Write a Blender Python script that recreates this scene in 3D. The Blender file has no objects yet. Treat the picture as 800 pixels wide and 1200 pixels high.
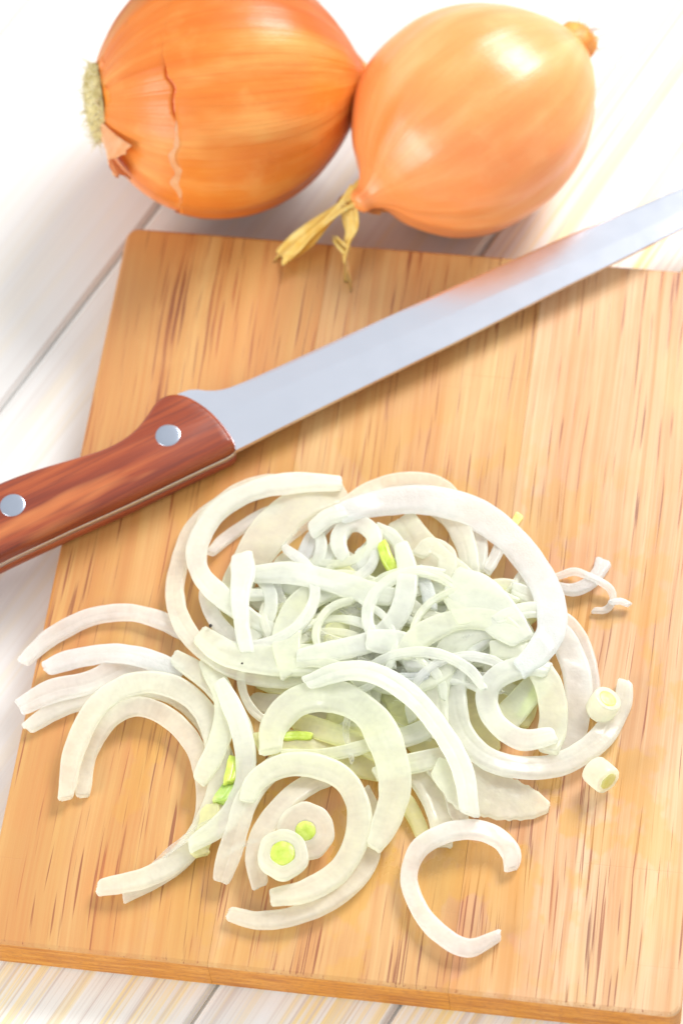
import bpy, bmesh, math, random
import numpy as np
from mathutils import Vector, Matrix, noise
R = math.radians
random.seed(7)
sc = bpy.context.scene
col = sc.collection

# ------------------------------------------------------------------ camera, light, exposure
T = 0.015                                   # top of the cutting board; the table top is z = 0
CAM = Vector((0.20903, -0.32550, 0.84452 + T))
ROT = Matrix(((0.98771433, -0.08918249, 0.12832340),
              (0.14107162, 0.86211076, -0.48668658),
              (-0.06722506, 0.49881010, 0.86410027)))
FPX = 3765.09
cd = bpy.data.cameras.new('camera'); cam = bpy.data.objects.new('camera', cd); col.objects.link(cam)
cam.matrix_world = Matrix.Translation(CAM) @ ROT.to_4x4()
cd.sensor_fit = 'VERTICAL'; cd.sensor_height = 36; cd.lens = FPX / 1200 * 36
cd.clip_start = 0.02; cd.clip_end = 20
sc.camera = cam


def at(px, py, z=0.0):
    """a point of the scene at height z seen at photo pixel (px,py)"""
    d = ROT @ Vector(((px - 400) / FPX, -(py - 600) / FPX, -1))
    return CAM + d * ((z - CAM.z) / d.z)


fo = at(400, 880, T + .008)
cd.dof.use_dof = True
cd.dof.focus_distance = (fo - CAM).dot(-(ROT @ Vector((0, 0, 1))))
cd.dof.aperture_fstop = 9.5

w = bpy.data.worlds.new('World'); sc.world = w; w.use_nodes = True
w.node_tree.nodes['Background'].inputs[0].default_value = (.93, .96, 1, 1)
w.node_tree.nodes['Background'].inputs[1].default_value = 0.72


def area(name, loc, target, sx, sy, power, colr):
    l = bpy.data.lights.new(name, 'AREA'); l.shape = 'RECTANGLE'; l.size = sx; l.size_y = sy
    l.energy = power; l.color = colr
    o = bpy.data.objects.new(name, l); col.objects.link(o); o.location = loc
    o.rotation_euler = (Vector(target) - Vector(loc)).to_track_quat('-Z', 'Y').to_euler()
    return o


area('window_light', (.68, 1.17, .96), (.12, .14, 0), .62, .50, 26, (1, .985, .97))
area('front_softbox', (-.80, -.62, .44), (.12, .28, .03), .75, .55, 11, (1, .97, .93))
sc.view_settings.view_transform = 'Standard'; sc.view_settings.look = 'None'
sc.view_settings.exposure = 0.18; sc.view_settings.gamma = 1
sc.render.engine = 'CYCLES'

# ------------------------------------------------------------------ node helpers


class NT:
    def __init__(s, name):
        s.m = bpy.data.materials.new(name); s.m.use_nodes = True
        s.t = s.m.node_tree; s.b = s.t.nodes['Principled BSDF']

    def n(s, typ, **k):
        x = s.t.nodes.new(typ)
        for a, v in k.items():
            if a.startswith('i_'):
                x.inputs[a[2:].replace('_', ' ')].default_value = v
            else:
                setattr(x, a, v)
        return x

    def l(s, a, b): s.t.links.new(a, b)

    def noise(s, vec, scale=1.0, detail=3.0, rough=.5, dist=0.0):
        x = s.n('ShaderNodeTexNoise'); x.inputs['Scale'].default_value = scale
        x.inputs['Detail'].default_value = detail; x.inputs['Roughness'].default_value = rough
        x.inputs['Distortion'].default_value = dist; s.l(vec, x.inputs['Vector']); return x.outputs['Fac']

    def ramp(s, fac, stops):
        x = s.n('ShaderNodeValToRGB'); e = x.color_ramp.elements
        while len(e) < len(stops): e.new(.5)
        for i, (p, c) in enumerate(stops):
            e[i].position = p; e[i].color = (c[0], c[1], c[2], 1) if hasattr(c, '__len__') else (c, c, c, 1)
        s.l(fac, x.inputs[0]); return x.outputs[0]

    def mix(s, fac, a, b, mode='MIX'):
        x = s.n('ShaderNodeMix', data_type='RGBA', blend_type=mode)
        for sock, v in ((x.inputs[0], fac), (x.inputs[6], a), (x.inputs[7], b)):
            if isinstance(v, (int, float)): sock.default_value = v
            elif isinstance(v, tuple): sock.default_value = (*v, 1)
            else: s.l(v, sock)
        return x.outputs[2]

    def math(s, op, a, b=0.0, c=None):
        x = s.n('ShaderNodeMath', operation=op)
        for i, v in enumerate((a, b) if c is None else (a, b, c)):
            if isinstance(v, (int, float)): x.inputs[i].default_value = v
            else: s.l(v, x.inputs[i])
        return x.outputs[0]

    def mapping(s, vec, scale=(1, 1, 1), rot=(0, 0, 0), loc=(0, 0, 0)):
        x = s.n('ShaderNodeMapping'); x.inputs['Scale'].default_value = scale
        x.inputs['Rotation'].default_value = rot; x.inputs['Location'].default_value = loc
        s.l(vec, x.inputs['Vector']); return x.outputs[0]

    def bump(s, h, strength, dist, prev=None):
        x = s.n('ShaderNodeBump'); x.inputs['Strength'].default_value = strength
        x.inputs['Distance'].default_value = dist; s.l(h, x.inputs['Height'])
        if prev: s.l(prev, x.inputs['Normal'])
        return x.outputs[0]

    def attr(s, name, typ='OBJECT'):
        x = s.n('ShaderNodeAttribute', attribute_name=name, attribute_type=typ); return x

    def set(s, **k):
        for a, v in k.items():
            s.b.inputs[a.replace('_', ' ')].default_value = v
        return s.m


def obj_coords(N):
    """object coordinates pushed by the object's own 'seed' so that alike pieces differ"""
    tc = N.n('ShaderNodeTexCoord')
    sd = N.attr('seed')
    v = N.n('ShaderNodeVectorMath', operation='ADD')
    N.l(tc.outputs['Object'], v.inputs[0]); cx = N.n('ShaderNodeCombineXYZ')
    N.l(sd.outputs['Fac'], cx.inputs[0]); N.l(sd.outputs['Fac'], cx.inputs[2])
    N.l(cx.outputs[0], v.inputs[1]); return v.outputs[0]


# --- cutting board wood
def mat_board():
    N = NT('rubberwood'); P = obj_coords(N)
    # slow wander of the grain
    wv = N.noise(N.mapping(P, (14, 5, 14)), 1, 2)
    sh = N.math('MULTIPLY', N.math('SUBTRACT', wv, .5), .012)
    cx = N.n('ShaderNodeCombineXYZ'); N.l(sh, cx.inputs[0])
    ad = N.n('ShaderNodeVectorMath', operation='ADD'); N.l(P, ad.inputs[0]); N.l(cx.outputs[0], ad.inputs[1])
    P2 = ad.outputs[0]
    broad = N.noise(N.mapping(P2, (46, 2.2, 46)), 1, 3, .55)
    mid = N.noise(N.mapping(P2, (260, 5, 260)), 1, 3, .6)
    fine = N.noise(N.mapping(P2, (900, 11, 900)), 1, 3, .6)
    blot = N.noise(N.mapping(P, (24, 13, 24)), 1, 4, .55)
    base = N.ramp(broad, [(.32, (.47, .19, .036)), (.48, (.53, .27, .063)), (.66, (.59, .35, .105))])
    pale = N.ramp(broad, [(.34, (.58, .28, .14)), (.48, (.64, .40, .20)), (.64, (.68, .46, .27))])
    tone = N.attr('tone').outputs['Fac']
    base = N.mix(tone, base, pale)
    base = N.mix(N.math('MULTIPLY', N.ramp(mid, [(.36, 1.0), (.56, 0.0)]), .42), base, (.47, .185, .05))
    base = N.mix(N.math('MULTIPLY', N.ramp(fine, [(.38, 1.0), (.56, 0.0)]), .34), base, (.48, .18, .045))
    base = N.mix(N.math('MULTIPLY', N.ramp(blot, [(.50, 0.0), (.70, 1.0)]), .40), base, (.58, .19, .04))
    base = N.mix(N.math('MULTIPLY', N.ramp(blot, [(.30, 1.0), (.44, 0.0)]), .35), base, (.80, .50, .19))
    # long thin vessel lines, cut off into dashes
    v1 = N.noise(N.mapping(P2, (1300, 30, 1300), loc=(3, 0, 1)), 1, 1.0, .5)
    v2 = N.noise(N.mapping(P2, (1000, 21, 1000), loc=(7, 2, 0)), 1, .5, .5)
    cl = N.noise(N.mapping(P, (70, 9, 70)), 1, 2)
    cl2 = N.noise(N.mapping(P, (26, 7, 26), loc=(4, 4, 1)), 1, 2)
    thr = N.math('ADD', N.ramp(cl, [(.35, .06), (.65, 0.0)]), N.ramp(cl2, [(.36, .05), (.60, 0.0)]))
    l1 = N.ramp(N.math('SUBTRACT', v1, thr), [(.575, 0.0), (.66, 1.0)])
    l2 = N.ramp(N.math('SUBTRACT', v2, thr), [(.650, 0.0), (.695, 1.0)])
    ln = N.math('MAXIMUM', l1, l2)
    dk = N.noise(N.mapping(P, (120, 20, 120)), 1, 2)
    lc = N.ramp(dk, [(.35, (.17, .032, .008)), (.6, (.30, .070, .015)), (.75, (.42, .13, .03))])
    base = N.mix(N.math('MULTIPLY', ln, .80), base, lc)
    # onion juice soaked in around the heap
    tcw = N.n('ShaderNodeTexCoord').outputs['Object']
    dm = N.n('ShaderNodeVectorMath', operation='DISTANCE'); N.l(N.mapping(tcw, (1, 1, 0)), dm.inputs[0]); dm.inputs[1].default_value = (.115, .085, 0)
    near = N.ramp(dm.outputs['Value'], [(.045, 1.0), (.115, 0.0)])
    jn = N.noise(N.mapping(tcw, (60, 42, 60)), 1, 4, .55)
    juice = N.math('MULTIPLY', near, N.ramp(jn, [(.50, 0.0), (.545, 1.0)]))
    base = N.mix(N.math('MULTIPLY', juice, .50), base, (.62, .33, .035))
    # knife scratches
    s1 = N.noise(N.mapping(P, (9, 900, 9), rot=(0, 0, R(14))), 1, 1)
    s2 = N.noise(N.mapping(P, (12, 1200, 12), rot=(0, 0, R(-23))), 1, 1)
    scr = N.math('MAXIMUM', N.ramp(s1, [(.76, 0.0), (.80, 1.0)]), N.ramp(s2, [(.77, 0.0), (.81, 1.0)]))
    base = N.mix(N.math('MULTIPLY', scr, .22), base, (.45, .2, .07))
    N.l(base, N.b.inputs['Base Color'])
    rg = N.ramp(mid, [(.3, .36), (.7, .46)])
    rg = N.mix(juice, rg, (.26, .26, .26))
    N.l(rg, N.b.inputs['Roughness'])
    nb = N.bump(fine, .22, .0004)
    nb = N.bump(N.math('SUBTRACT', 1.0, ln), .12, .0003, nb)
    nb = N.bump(N.math('SUBTRACT', 1.0, scr), .12, .0003, nb)
    N.l(nb, N.b.inputs['Normal'])
    return N.set(Specular_IOR_Level=.85)


def mat_board_end():  # sides in darker end grain, their shade mixed into the colour
    N = NT('rubberwood_shaded_end_grain'); P = obj_coords(N)
    a = N.noise(N.mapping(P, (45, 45, 500)), 1, 3, .6); b = N.noise(N.mapping(P, (500, 60, 900)), 1, 3, .6)
    base = N.ramp(a, [(.35, (.42, .14, .015)), (.5, (.56, .22, .025)), (.68, (.66, .30, .05))])
    base = N.mix(N.math('MULTIPLY', N.ramp(b, [(.5, 0.0), (.66, 1.0)]), .5), base, (.33, .12, .03))
    N.l(base, N.b.inputs['Base Color']); N.l(N.bump(b, .3, .0003), N.b.inputs['Normal'])
    return N.set(Roughness=.5)


# --- whitewashed table planks
def mat_table():
    N = NT('whitewashed_wood'); P = obj_coords(N)
    a = N.noise(N.mapping(P, (2.2, 230, 230)), 1, 3, .6)
    b = N.noise(N.mapping(P, (3.5, 520, 520), loc=(1, 4, 0)), 1, 3, .55)
    c = N.noise(N.mapping(P, (1.3, 190, 190), loc=(9, 1, 2)), 1, 2)
    d = N.noise(N.mapping(P, (9, 1100, 1100)), 1, 3, .6)
    base = N.mix(N.ramp(a, [(.48, 0.0), (.58, 1.0)]), (.84, .82, .76), (.88, .70, .34))
    base = N.mix(N.math('MULTIPLY', N.ramp(b, [(.52, 0.0), (.63, 1.0)]), .75), base, (.60, .50, .44))
    base = N.mix(N.math('MULTIPLY', N.ramp(c, [(.52, 0.0), (.66, 1.0)]), .65), base, (.86, .88, .89))
    base = N.mix(N.math('MULTIPLY', N.ramp(d, [(.50, 0.0), (.68, 1.0)]), .30), base, (.52, .44, .36))
    pn = N.noise(P, 16, 3, .5)
    glare_cov = N.math('SUBTRACT', 1.0, N.math('MULTIPLY', N.attr('bare').outputs['Fac'], N.ramp(pn, [(.40, .60), (.60, 1.0)])))  # plain white laid over the streaks, painted in for glare
    base = N.mix(glare_cov, base, (.69, .68, .66))
    N.l(base, N.b.inputs['Base Color'])
    nb = N.bump(b, .2, .0006); nb = N.bump(d, .25, .0003, nb)
    N.l(nb, N.b.inputs['Normal'])
    return N.set(Roughness=.42)


# --- raw onion flesh
def mat_flesh(name, tint, deep, trans, sparkle=.5, rough=.26):
    N = NT(name); P = obj_coords(N)
    uv = N.n('ShaderNodeUVMap', uv_map='UVMap').outputs[0]
    n1 = N.noise(P, 130, 3, .55)
    rad = N.noise(N.mapping(uv, (620, 60, 1)), 1, 2, .5)      # fibres across the slice
    lay = N.noise(N.mapping(uv, (25, 700, 1)), 1, 2, .5)      # growth lines along it
    base = N.mix(N.ramp(n1, [(.35, 0.0), (.68, 1.0)]), tint, deep)
    base = N.mix(N.math('MULTIPLY', N.ramp(lay, [(.5, 0.0), (.7, 1.0)]), .15), base, (.96, .97, .94))
    cell = N.n('ShaderNodeTexVoronoi', feature='F1'); cell.inputs['Scale'].default_value = 1900
    N.l(P, cell.inputs['Vector'])
    cr = N.n('ShaderNodeTexVoronoi', feature='F1'); cr.inputs['Scale'].default_value = 1150
    N.l(P, cr.inputs['Vector'])
    sc_ = N.n('ShaderNodeSeparateColor'); N.l(cr.outputs['Color'], sc_.inputs[0])
    painted_glint = N.ramp(sc_.outputs[0], [(.62, 0.0), (.75, 1.0)])  # wet sparkle put into the colour as scattered near-white dots
    base = N.mix(N.math('MULTIPLY', painted_glint, .55 * sparkle), N.mix(.4 * sparkle * sparkle, base, (.86, .91, .91)), (.99, .99, .99))
    N.l(base, N.b.inputs['Base Color'])
    nb = N.bump(rad, .10, .0004); nb = N.bump(lay, .07, .0005, nb)
    nb = N.bump(n1, .6, .0016, nb)
    nb = N.bump(cell.outputs['Distance'], .05 + .55 * sparkle * sparkle, .0005, nb)
    N.l(nb, N.b.inputs['Normal'])
    N.l(N.ramp(n1, [(.3, rough - .12), (.7, rough + .04)]), N.b.inputs['Roughness'])
    N.set(IOR=1.40, Coat_Weight=.4, Coat_Roughness=.06)
    # thin wet tissue: most light is scattered on through, part of it passes straight
    tl = N.n('ShaderNodeBsdfTranslucent'); N.l(N.mix(1.0, base, tuple(.9 + .1 * c for c in deep), 'MULTIPLY'), tl.inputs[0])
    tp = N.n('ShaderNodeBsdfTransparent'); tp.inputs[0].default_value = (*[min(1, .35 + .68 * c) for c in deep], 1)
    m1 = N.n('ShaderNodeMixShader'); m1.inputs[0].default_value = .60
    N.l(N.b.outputs[0], m1.inputs[1]); N.l(tl.outputs[0], m1.inputs[2])
    gl = N.n('ShaderNodeBsdfGlass'); gl.inputs['Roughness'].default_value = .22; gl.inputs['IOR'].default_value = 1.22
    gl.inputs['Color'].default_value = (*[min(1, .5 + .52 * c) for c in deep], 1)
    m3 = N.n('ShaderNodeMixShader'); m3.inputs[0].default_value = .55
    N.l(tp.outputs[0], m3.inputs[1]); N.l(gl.outputs[0], m3.inputs[2])
    m2 = N.n('ShaderNodeMixShader')
    lw = N.n('ShaderNodeLayerWeight'); lw.inputs[0].default_value = .35
    N.l(N.math('MULTIPLY', N.math('MULTIPLY', N.ramp(n1, [(.3, min(1, trans * 2.0)), (.7, trans * .9)]), N.ramp(rad, [(.40, .93), (.60, 1.0)])), N.math('SUBTRACT', 1.0, lw.outputs['Facing'])), m2.inputs[0])
    N.l(m1.outputs[0], m2.inputs[1]); N.l(m3.outputs[0], m2.inputs[2])
    N.l(m2.outputs[0], N.t.nodes['Material Output'].inputs['Surface'])
    return N.m


def mat_simple(name, c1, c2, scale=200, rough=.35, sss=0.0, scl=.002, bump=.3):
    N = NT(name); P = obj_coords(N)
    n = N.noise(P, scale, 4, .6)
    N.l(N.ramp(n, [(.35, c1), (.65, c2)]), N.b.inputs['Base Color'])
    N.l(N.bump(n, bump, .0005), N.b.inputs['Normal'])
    return N.set(Roughness=rough, Subsurface_Weight=sss, Subsurface_Scale=scl, Subsurface_Radius=(1, .8, .4))


# --- dry onion skin; axis of the bulb is local X
def mat_skin(name, c_lo, c_mid, c_hi, c_vein, rough=.30, fibre=1.0):
    N = NT(name); tc = N.n('ShaderNodeTexCoord'); P = tc.outputs['Object']
    sp = N.n('ShaderNodeSeparateXYZ'); N.l(P, sp.inputs[0])
    yz = N.n('ShaderNodeCombineXYZ'); N.l(sp.outputs[1], yz.inputs[0]); N.l(sp.outputs[2], yz.inputs[1])
    nm = N.n('ShaderNodeVectorMath', operation='NORMALIZE'); N.l(yz.outputs[0], nm.inputs[0])
    s2 = N.n('ShaderNodeSeparateXYZ'); N.l(nm.outputs[0], s2.inputs[0])
    cy = N.n('ShaderNodeCombineXYZ'); N.l(s2.outputs[0], cy.inputs[0]); N.l(s2.outputs[1], cy.inputs[1])
    N.l(N.math('MULTIPLY', sp.outputs[0], 9.0), cy.inputs[2])
    C = cy.outputs[0]
    a = N.noise(N.mapping(C, (3, 3, 3)), 1, 3, .55)
    v = N.noise(N.mapping(C, (17, 17, 1.1)), 1, 3, .6, .15)
    v2 = N.noise(N.mapping(C, (46, 46, 2.4)), 1, 3, .6)
    pt = N.noise(P, 48, 4, .6)
    base = N.ramp(a, [(.30, c_lo), (.5, c_mid), (.70, c_hi)])
    base = N.mix(N.math('MULTIPLY', N.ramp(v, [(.50, 0.0), (.64, 1.0)]), .62 * fibre), base, c_vein)
    base = N.mix(N.math('MULTIPLY', N.ramp(v2, [(.50, 0.0), (.66, 1.0)]), .42 * fibre), base, c_vein)
    base = N.mix(N.math('MULTIPLY', N.ramp(pt, [(.56, 0.0), (.70, 1.0)]), .5), base, c_hi)
    sp_ = N.noise(P, 150, 2, .5)
    base = N.mix(N.math('MULTIPLY', N.ramp(sp_, [(.70, 0.0), (.76, 1.0)]), .45 * fibre), base, (.50, .11, .02))
    N.l(base, N.b.inputs['Base Color'])
    N.l(N.ramp(pt, [(.35, rough - .05), (.65, rough + .12)]), N.b.inputs['Roughness'])
    nb = N.bump(v, .5 * fibre, .0018); nb = N.bump(v2, .35 * fibre, .0007, nb); nb = N.bump(pt, .25, .002, nb)
    N.l(nb, N.b.inputs['Normal'])
    return N.set(Subsurface_Weight=.22, Subsurface_Scale=.003, Subsurface_Radius=(1, .4, .1), Coat_Weight=.35, Coat_Roughness=.36)


def mat_handle():
    N = NT('red_brown_handle_wood'); P = obj_coords(N)
    a = N.noise(N.mapping(P, (9, 120, 120)), 1, 4, .6, .3)
    b = N.noise(N.mapping(P, (26, 700, 500)), 1, 4, .65)
    c = N.noise(N.mapping(P, (10, 55, 55), loc=(2, 3, 1)), 1, 3, .5)
    base = N.ramp(a, [(.30, (.14, .022, .010)), (.48, (.26, .046, .015)), (.62, (.37, .083, .024)), (.74, (.44, .15, .045))])
    base = N.mix(N.math('MULTIPLY', N.ramp(b, [(.48, 0.0), (.62, 1.0)]), .6), base, (.15, .028, .015))
    base = N.mix(N.math('MULTIPLY', N.ramp(c, [(.62, 0.0), (.70, 1.0)]), .65), base, (.66, .23, .07))
    N.l(base, N.b.inputs['Base Color'])
    nb = N.bump(b, .35, .0004); N.l(nb, N.b.inputs['Normal'])
    return N.set(Roughness=.38)


def mat_steel(name, c=(.80, .83, .91), rough=.22, brush=True):
    N = NT(name); P = obj_coords(N)
    a = N.noise(N.mapping(P, (30, 900, 900)), 1, 3, .6)
    b = N.noise(P, 90, 3, .6)
    N.b.inputs['Base Color'].default_value = (*c, 1)
    N.l(N.ramp(b, [(.3, rough - .01), (.7, rough + .02)]), N.b.inputs['Roughness'])
    if brush: N.l(N.bump(a, .06, .0001), N.b.inputs['Normal'])
    return N.set(Metallic=1.0)


M = dict(
    board=mat_board(), board_end=mat_board_end(), table=mat_table(), handle=mat_handle(),
    steel=mat_steel('brushed_steel'), rivet=mat_steel('rivet_metal', (.50, .55, .64), .30),
    tang=mat_steel('tang_metal', (.66, .62, .55), .42),
    white=mat_flesh('onion_flesh_white', (.975, .985, .94), (.965, .98, .89), .19, .30),
    wet=mat_flesh('onion_flesh_wet_cut', (.985, .99, .98), (.97, .985, .965), .14, .9, .14),
    green=mat_flesh('onion_flesh_pale_green', (.975, .985, .90), (.965, .982, .83), .22, .2),
    yellow=mat_flesh('onion_flesh_yellowish', (.97, .97, .70), (.96, .96, .58), .24, .15),
    film=mat_flesh('onion_membrane', (.96, .96, .93), (.95, .95, .91), .62, .2),
    clear=mat_flesh('onion_flesh_translucent', (.985, .983, .91), (.978, .976, .86), .25, .2),
    pink=mat_flesh('onion_flesh_pinkish', (.98, .98, .955), (.975, .975, .93), .24, .4),
    core=mat_simple('onion_core_green', (.44, .56, .06), (.60, .69, .15), 330, .3, .6, .002),
    sprout=mat_simple('sprout_green', (.32, .48, .08), (.56, .68, .22), 180, .35, .5, .002),
    lemon=mat_simple('stub_core_yellow', (.72, .72, .16), (.80, .78, .34), 260, .35, .6, .002),
    speck=mat_simple('black_speck', (.02, .02, .02), (.04, .03, .02), 900, .6),
    straw=mat_simple('dry_straw_skin', (.82, .55, .11), (.90, .72, .26), 260, .45, .3, .001),
    straw2=mat_simple('dry_brown_skin', (.60, .26, .07), (.78, .42, .13), 200, .45, .3, .001),
    peel=mat_simple('pale_loose_skin', (.84, .36, .12), (.90, .56, .30), 120, .35, .3, .001),
    root=mat_simple('root_plate', (.42, .33, .12), (.68, .58, .28), 240, .7, 0, .001, 1.0),
    root2=mat_simple('root_stub_orange', (.58, .19, .03), (.78, .34, .05), 240, .5, .2, .001, 1.0),
    fibre=mat_simple('root_fibre', (.58, .52, .30), (.74, .68, .44), 300, .6),
    fibre2=mat_simple('pale_root_hair', (.70, .68, .60), (.82, .80, .74), 300, .6),
    skinA=mat_skin('copper_onion_skin', (.80, .19, .014), (.84, .24, .022), (.87, .34, .05), (.75, .16, .010), .34, .42),
    skinA2=mat_skin('copper_outer_skin', (.82, .21, .016), (.86, .275, .03), (.89, .42, .09), (.76, .18, .014), .34, .40),
    skinB=mat_skin('golden_onion_skin', (.84, .26, .065), (.86, .30, .085), (.88, .38, .14), (.83, .23, .045), .36, .18),
)

# ------------------------------------------------------------------ object helpers


def mesh_obj(name, bm, mat, parent=None, smooth=True, seed=None, loc=None):
    me = bpy.data.meshes.new(name)
    bmesh.ops.recalc_face_normals(bm, faces=bm.faces)
    bm.to_mesh(me); bm.free()
    if smooth:
        for p in me.polygons: p.use_smooth = True
    me.materials.append(mat)
    o = bpy.data.objects.new(name, me); col.objects.link(o)
    if parent: o.parent = parent
    if loc: o.location = loc
    o['seed'] = float(seed if seed is not None else random.uniform(0, 9))
    return o


def tag(o, label, cat, group=None):
    o['label'] = label; o['category'] = cat
    if group: o['group'] = group
    return o


def empty(name, loc, label, cat, group=None):
    o = bpy.data.objects.new(name, None); o.empty_display_size = .01
    o.location = loc; col.objects.link(o); return tag(o, label, cat, group)


def catmull(pts, step):
    """pts: list of tuples (any dimension); returns resampled array, spacing about step on the first three"""
    P = np.array(pts, float)
    P = np.vstack([2 * P[0] - P[1], P, 2 * P[-1] - P[-2]])
    out = []
    for i in range(1, len(P) - 2):
        a, b, c, d = P[i - 1:i + 3]
        for t in np.linspace(0, 1, 24, endpoint=False):
            out.append(.5 * ((2 * b) + (-a + c) * t + (2 * a - 5 * b + 4 * c - d) * t * t + (-a + 3 * b - 3 * c + d) * t ** 3))
    out.append(P[-2]); out = np.array(out)
    s = np.concatenate([[0], np.cumsum(np.linalg.norm(np.diff(out[:, :2], axis=0), axis=1))])
    n = max(4, int(s[-1] / step))
    u = np.linspace(0, s[-1], n + 1)
    return np.stack([np.interp(u, s, out[:, k]) for k in range(out.shape[1])], 1), u


# ------------------------------------------------------------------ the table: white planks
p0 = at(0, 480); p1 = at(190, 235)
dirv = (p1 - p0).normalized(); ang = math.atan2(dirv.y, dirv.x)
nrm = Vector((-dirv.y, dirv.x, 0))


def off(px, py): return (at(px, py) - p0).dot(nrm)


edges = sorted([0.0, off(573, 281), off(460, 1190), off(250, 1160)])
W1 = .088
edges = [edges[0] - W1 * k for k in range(14, 0, -1)] + edges + [edges[-1] + W1 * k for k in range(1, 13)]
cen = (at(400, 600) - p0).dot(dirv)
sg = 1 if off(573, 281) > 0 else -1


def streak_in_glare(e):
    e *= sg; l2_ = off(573, 281) * sg
    return .12 if e < 0 else .25 if e < l2_ else 1.0  # farther planks whitened: glare washing out their streaks, put into the colour


for i in range(len(edges) - 1):
    e0, e1 = edges[i] + .0005, edges[i + 1] - .0005
    bm = bmesh.new(); L = 1.5; bev = .0012
    sec = [(e0, -.012), (e0, -bev), (e0 + bev * 1.2, 0), (e1 - bev * 1.2, 0), (e1, -bev), (e1, -.012)]
    rows = []
    for x in (-L, L):
        rows.append([bm.verts.new((x, y - (e0 + e1) / 2, z)) for y, z in sec])
    for k in range(len(sec) - 1): bm.faces.new((rows[0][k], rows[1][k], rows[1][k + 1], rows[0][k + 1]))
    bm.faces.new(rows[0]); bm.faces.new(rows[1][::-1])
    if i == 0: table_root = None
    o = mesh_obj('table_plank', bm, M['table'], smooth=False, seed=i * 1.37 + .2)
    o.location = p0 + dirv * cen + nrm * ((e0 + e1) / 2); o.rotation_euler = (0, 0, ang)
    o['kind'] = 'structure'; o['bare'] = streak_in_glare((e0 + e1) / 2)
bm = bmesh.new()
for x, y in ((-2, -2), (2, -2), (2, 2), (-2, 2)): bm.verts.new((x, y, 0))
bm.faces.new(bm.verts)
o = mesh_obj('table_underlay', bm, M['table'], loc=(.1, .1, -.0022)); o['kind'] = 'structure'

# ------------------------------------------------------------------ the cutting board, three glued staves
BW, BL = .2, .24808
board = empty('cutting_board', (0, 0, 0), 'pale orange wooden cutting board of glued staves under the sliced onion and the knife', 'cutting board')
joints = [0.0, .0668, .1352, BW]
rc, bv = .004, .0011


def board_outline(x0, x1, left, right, inset):
    pts = []
    def corner(cx, cy, a0):
        for k in range(7):
            a = R(a0 + 15 * k); pts.append((cx + (rc - inset) * math.cos(a), cy + (rc - inset) * math.sin(a)))
    if left: corner(x0 + rc, rc, 180)
    else: pts.append((x0, inset))
    if right: corner(x1 - rc, rc, 270)
    else: pts.append((x1, inset))
    if right: corner(x1 - rc, BL - rc, 0)
    else: pts.append((x1, BL - inset))
    if left: corner(x0 + rc, BL - rc, 90)
    else: pts.append((x0, BL - inset))
    return pts


for i in range(3):
    a, b = joints[i] + (0.00004 if i else 0), joints[i + 1] - (0.00004 if i < 2 else 0)
    bm = bmesh.new(); rings = []
    for z, ins in ((.0002, .0008), (.001, 0), (T - bv, 0), (T - bv * .3, bv * .3), (T, bv)):
        rings.append([bm.verts.new((x, y, z)) for x, y in board_outline(a, b, i == 0, i == 2, ins)])
    for r0, r1 in zip(rings, rings[1:]):
        n = len(r0)
        for k in range(n): bm.faces.new((r0[k], r0[(k + 1) % n], r1[(k + 1) % n], r1[k]))
    bm.faces.new(rings[0][::-1]); bm.faces.new(rings[-1])
    o = mesh_obj('stave', bm, M['board'], board, smooth=False, seed=(1.7, 4.2, 8.6)[i])
    o.data.materials.append(M['board_end'])
    for p in o.data.polygons: p.material_index = 1 if abs(p.normal.z) < .3 else 0
    o['tone'] = (.15, .32, .90)[i]

# ------------------------------------------------------------------ the knife, lying flat
knife = empty('kitchen_knife', tuple(at(200, 510, T)), 'steel kitchen knife with riveted red brown wooden handle lying across the cutting board', 'knife')
KL = Vector(knife.location)
zt = T + .0072        # middle of the tang
kd = (at(800, 247, zt) - at(280, 500, zt)).normalized(); kn = Vector((-kd.y, kd.x, 0))
kang = math.atan2(kd.y, kd.x)


def kloc(p):   # world to knife frame
    v = p - KL; return Vector((v.dot(kd), v.dot(kn), v.z))


knife.rotation_euler = (0, 0, kang)
ztop = T + .0142
up_px = [(215, 459), (203, 458), (190, 461), (180, 469), (172, 482), (160, 498), (146, 510), (122, 523), (85, 534), (40, 547), (0, 562), (-45, 583), (-90, 612), (-130, 640), (-160, 668)]
lo_px = [(277, 519), (240, 536), (190, 560), (140, 584), (90, 606), (45, 627), (0, 648), (-60, 680), (-110, 708), (-150, 728)]
bo_px = [(215, 459), (230, 466), (247, 478), (261, 493), (271, 507), (277, 519)]
butt_px = [(-160, 668), (-182, 690), (-182, 715), (-168, 728), (-150, 728)]
outline = bo_px[:-1] + lo_px[:-1] + [butt_px[4], butt_px[3], butt_px[2], butt_px[1]] + up_px[::-1][:-1]
OL = [kloc(at(x, y, ztop)) for x, y in outline]
# the handle's lower side in the picture is seen, so its outline at mid height is the same shape in plan
xs = [(p.x, p.y) for p in OL]


def smooth_closed(pts, it=2):
    for _ in range(it):
        q = []
        for i in range(len(pts)):
            a, b = Vector(pts[i]), Vector(pts[(i + 1) % len(pts)])
            q += [tuple(a * .75 + b * .25), tuple(a * .25 + b * .75)]
        pts = q
    return pts


xs = smooth_closed(xs, 2)
_q = [Vector(p) for p in xs] + [Vector(xs[0])]; _s = [0.]
for _a, _b in zip(_q, _q[1:]): _s.append(_s[-1] + (_b - _a).length)
_u = np.linspace(0, _s[-1], 260, endpoint=False)
xs = list(zip(np.interp(_u, _s, [p.x for p in _q]), np.interp(_u, _s, [p.y for p in _q])))
if sum(xs[i][0] * xs[(i + 1) % len(xs)][1] - xs[(i + 1) % len(xs)][0] * xs[i][1] for i in range(len(xs))) < 0: xs = xs[::-1]


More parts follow.
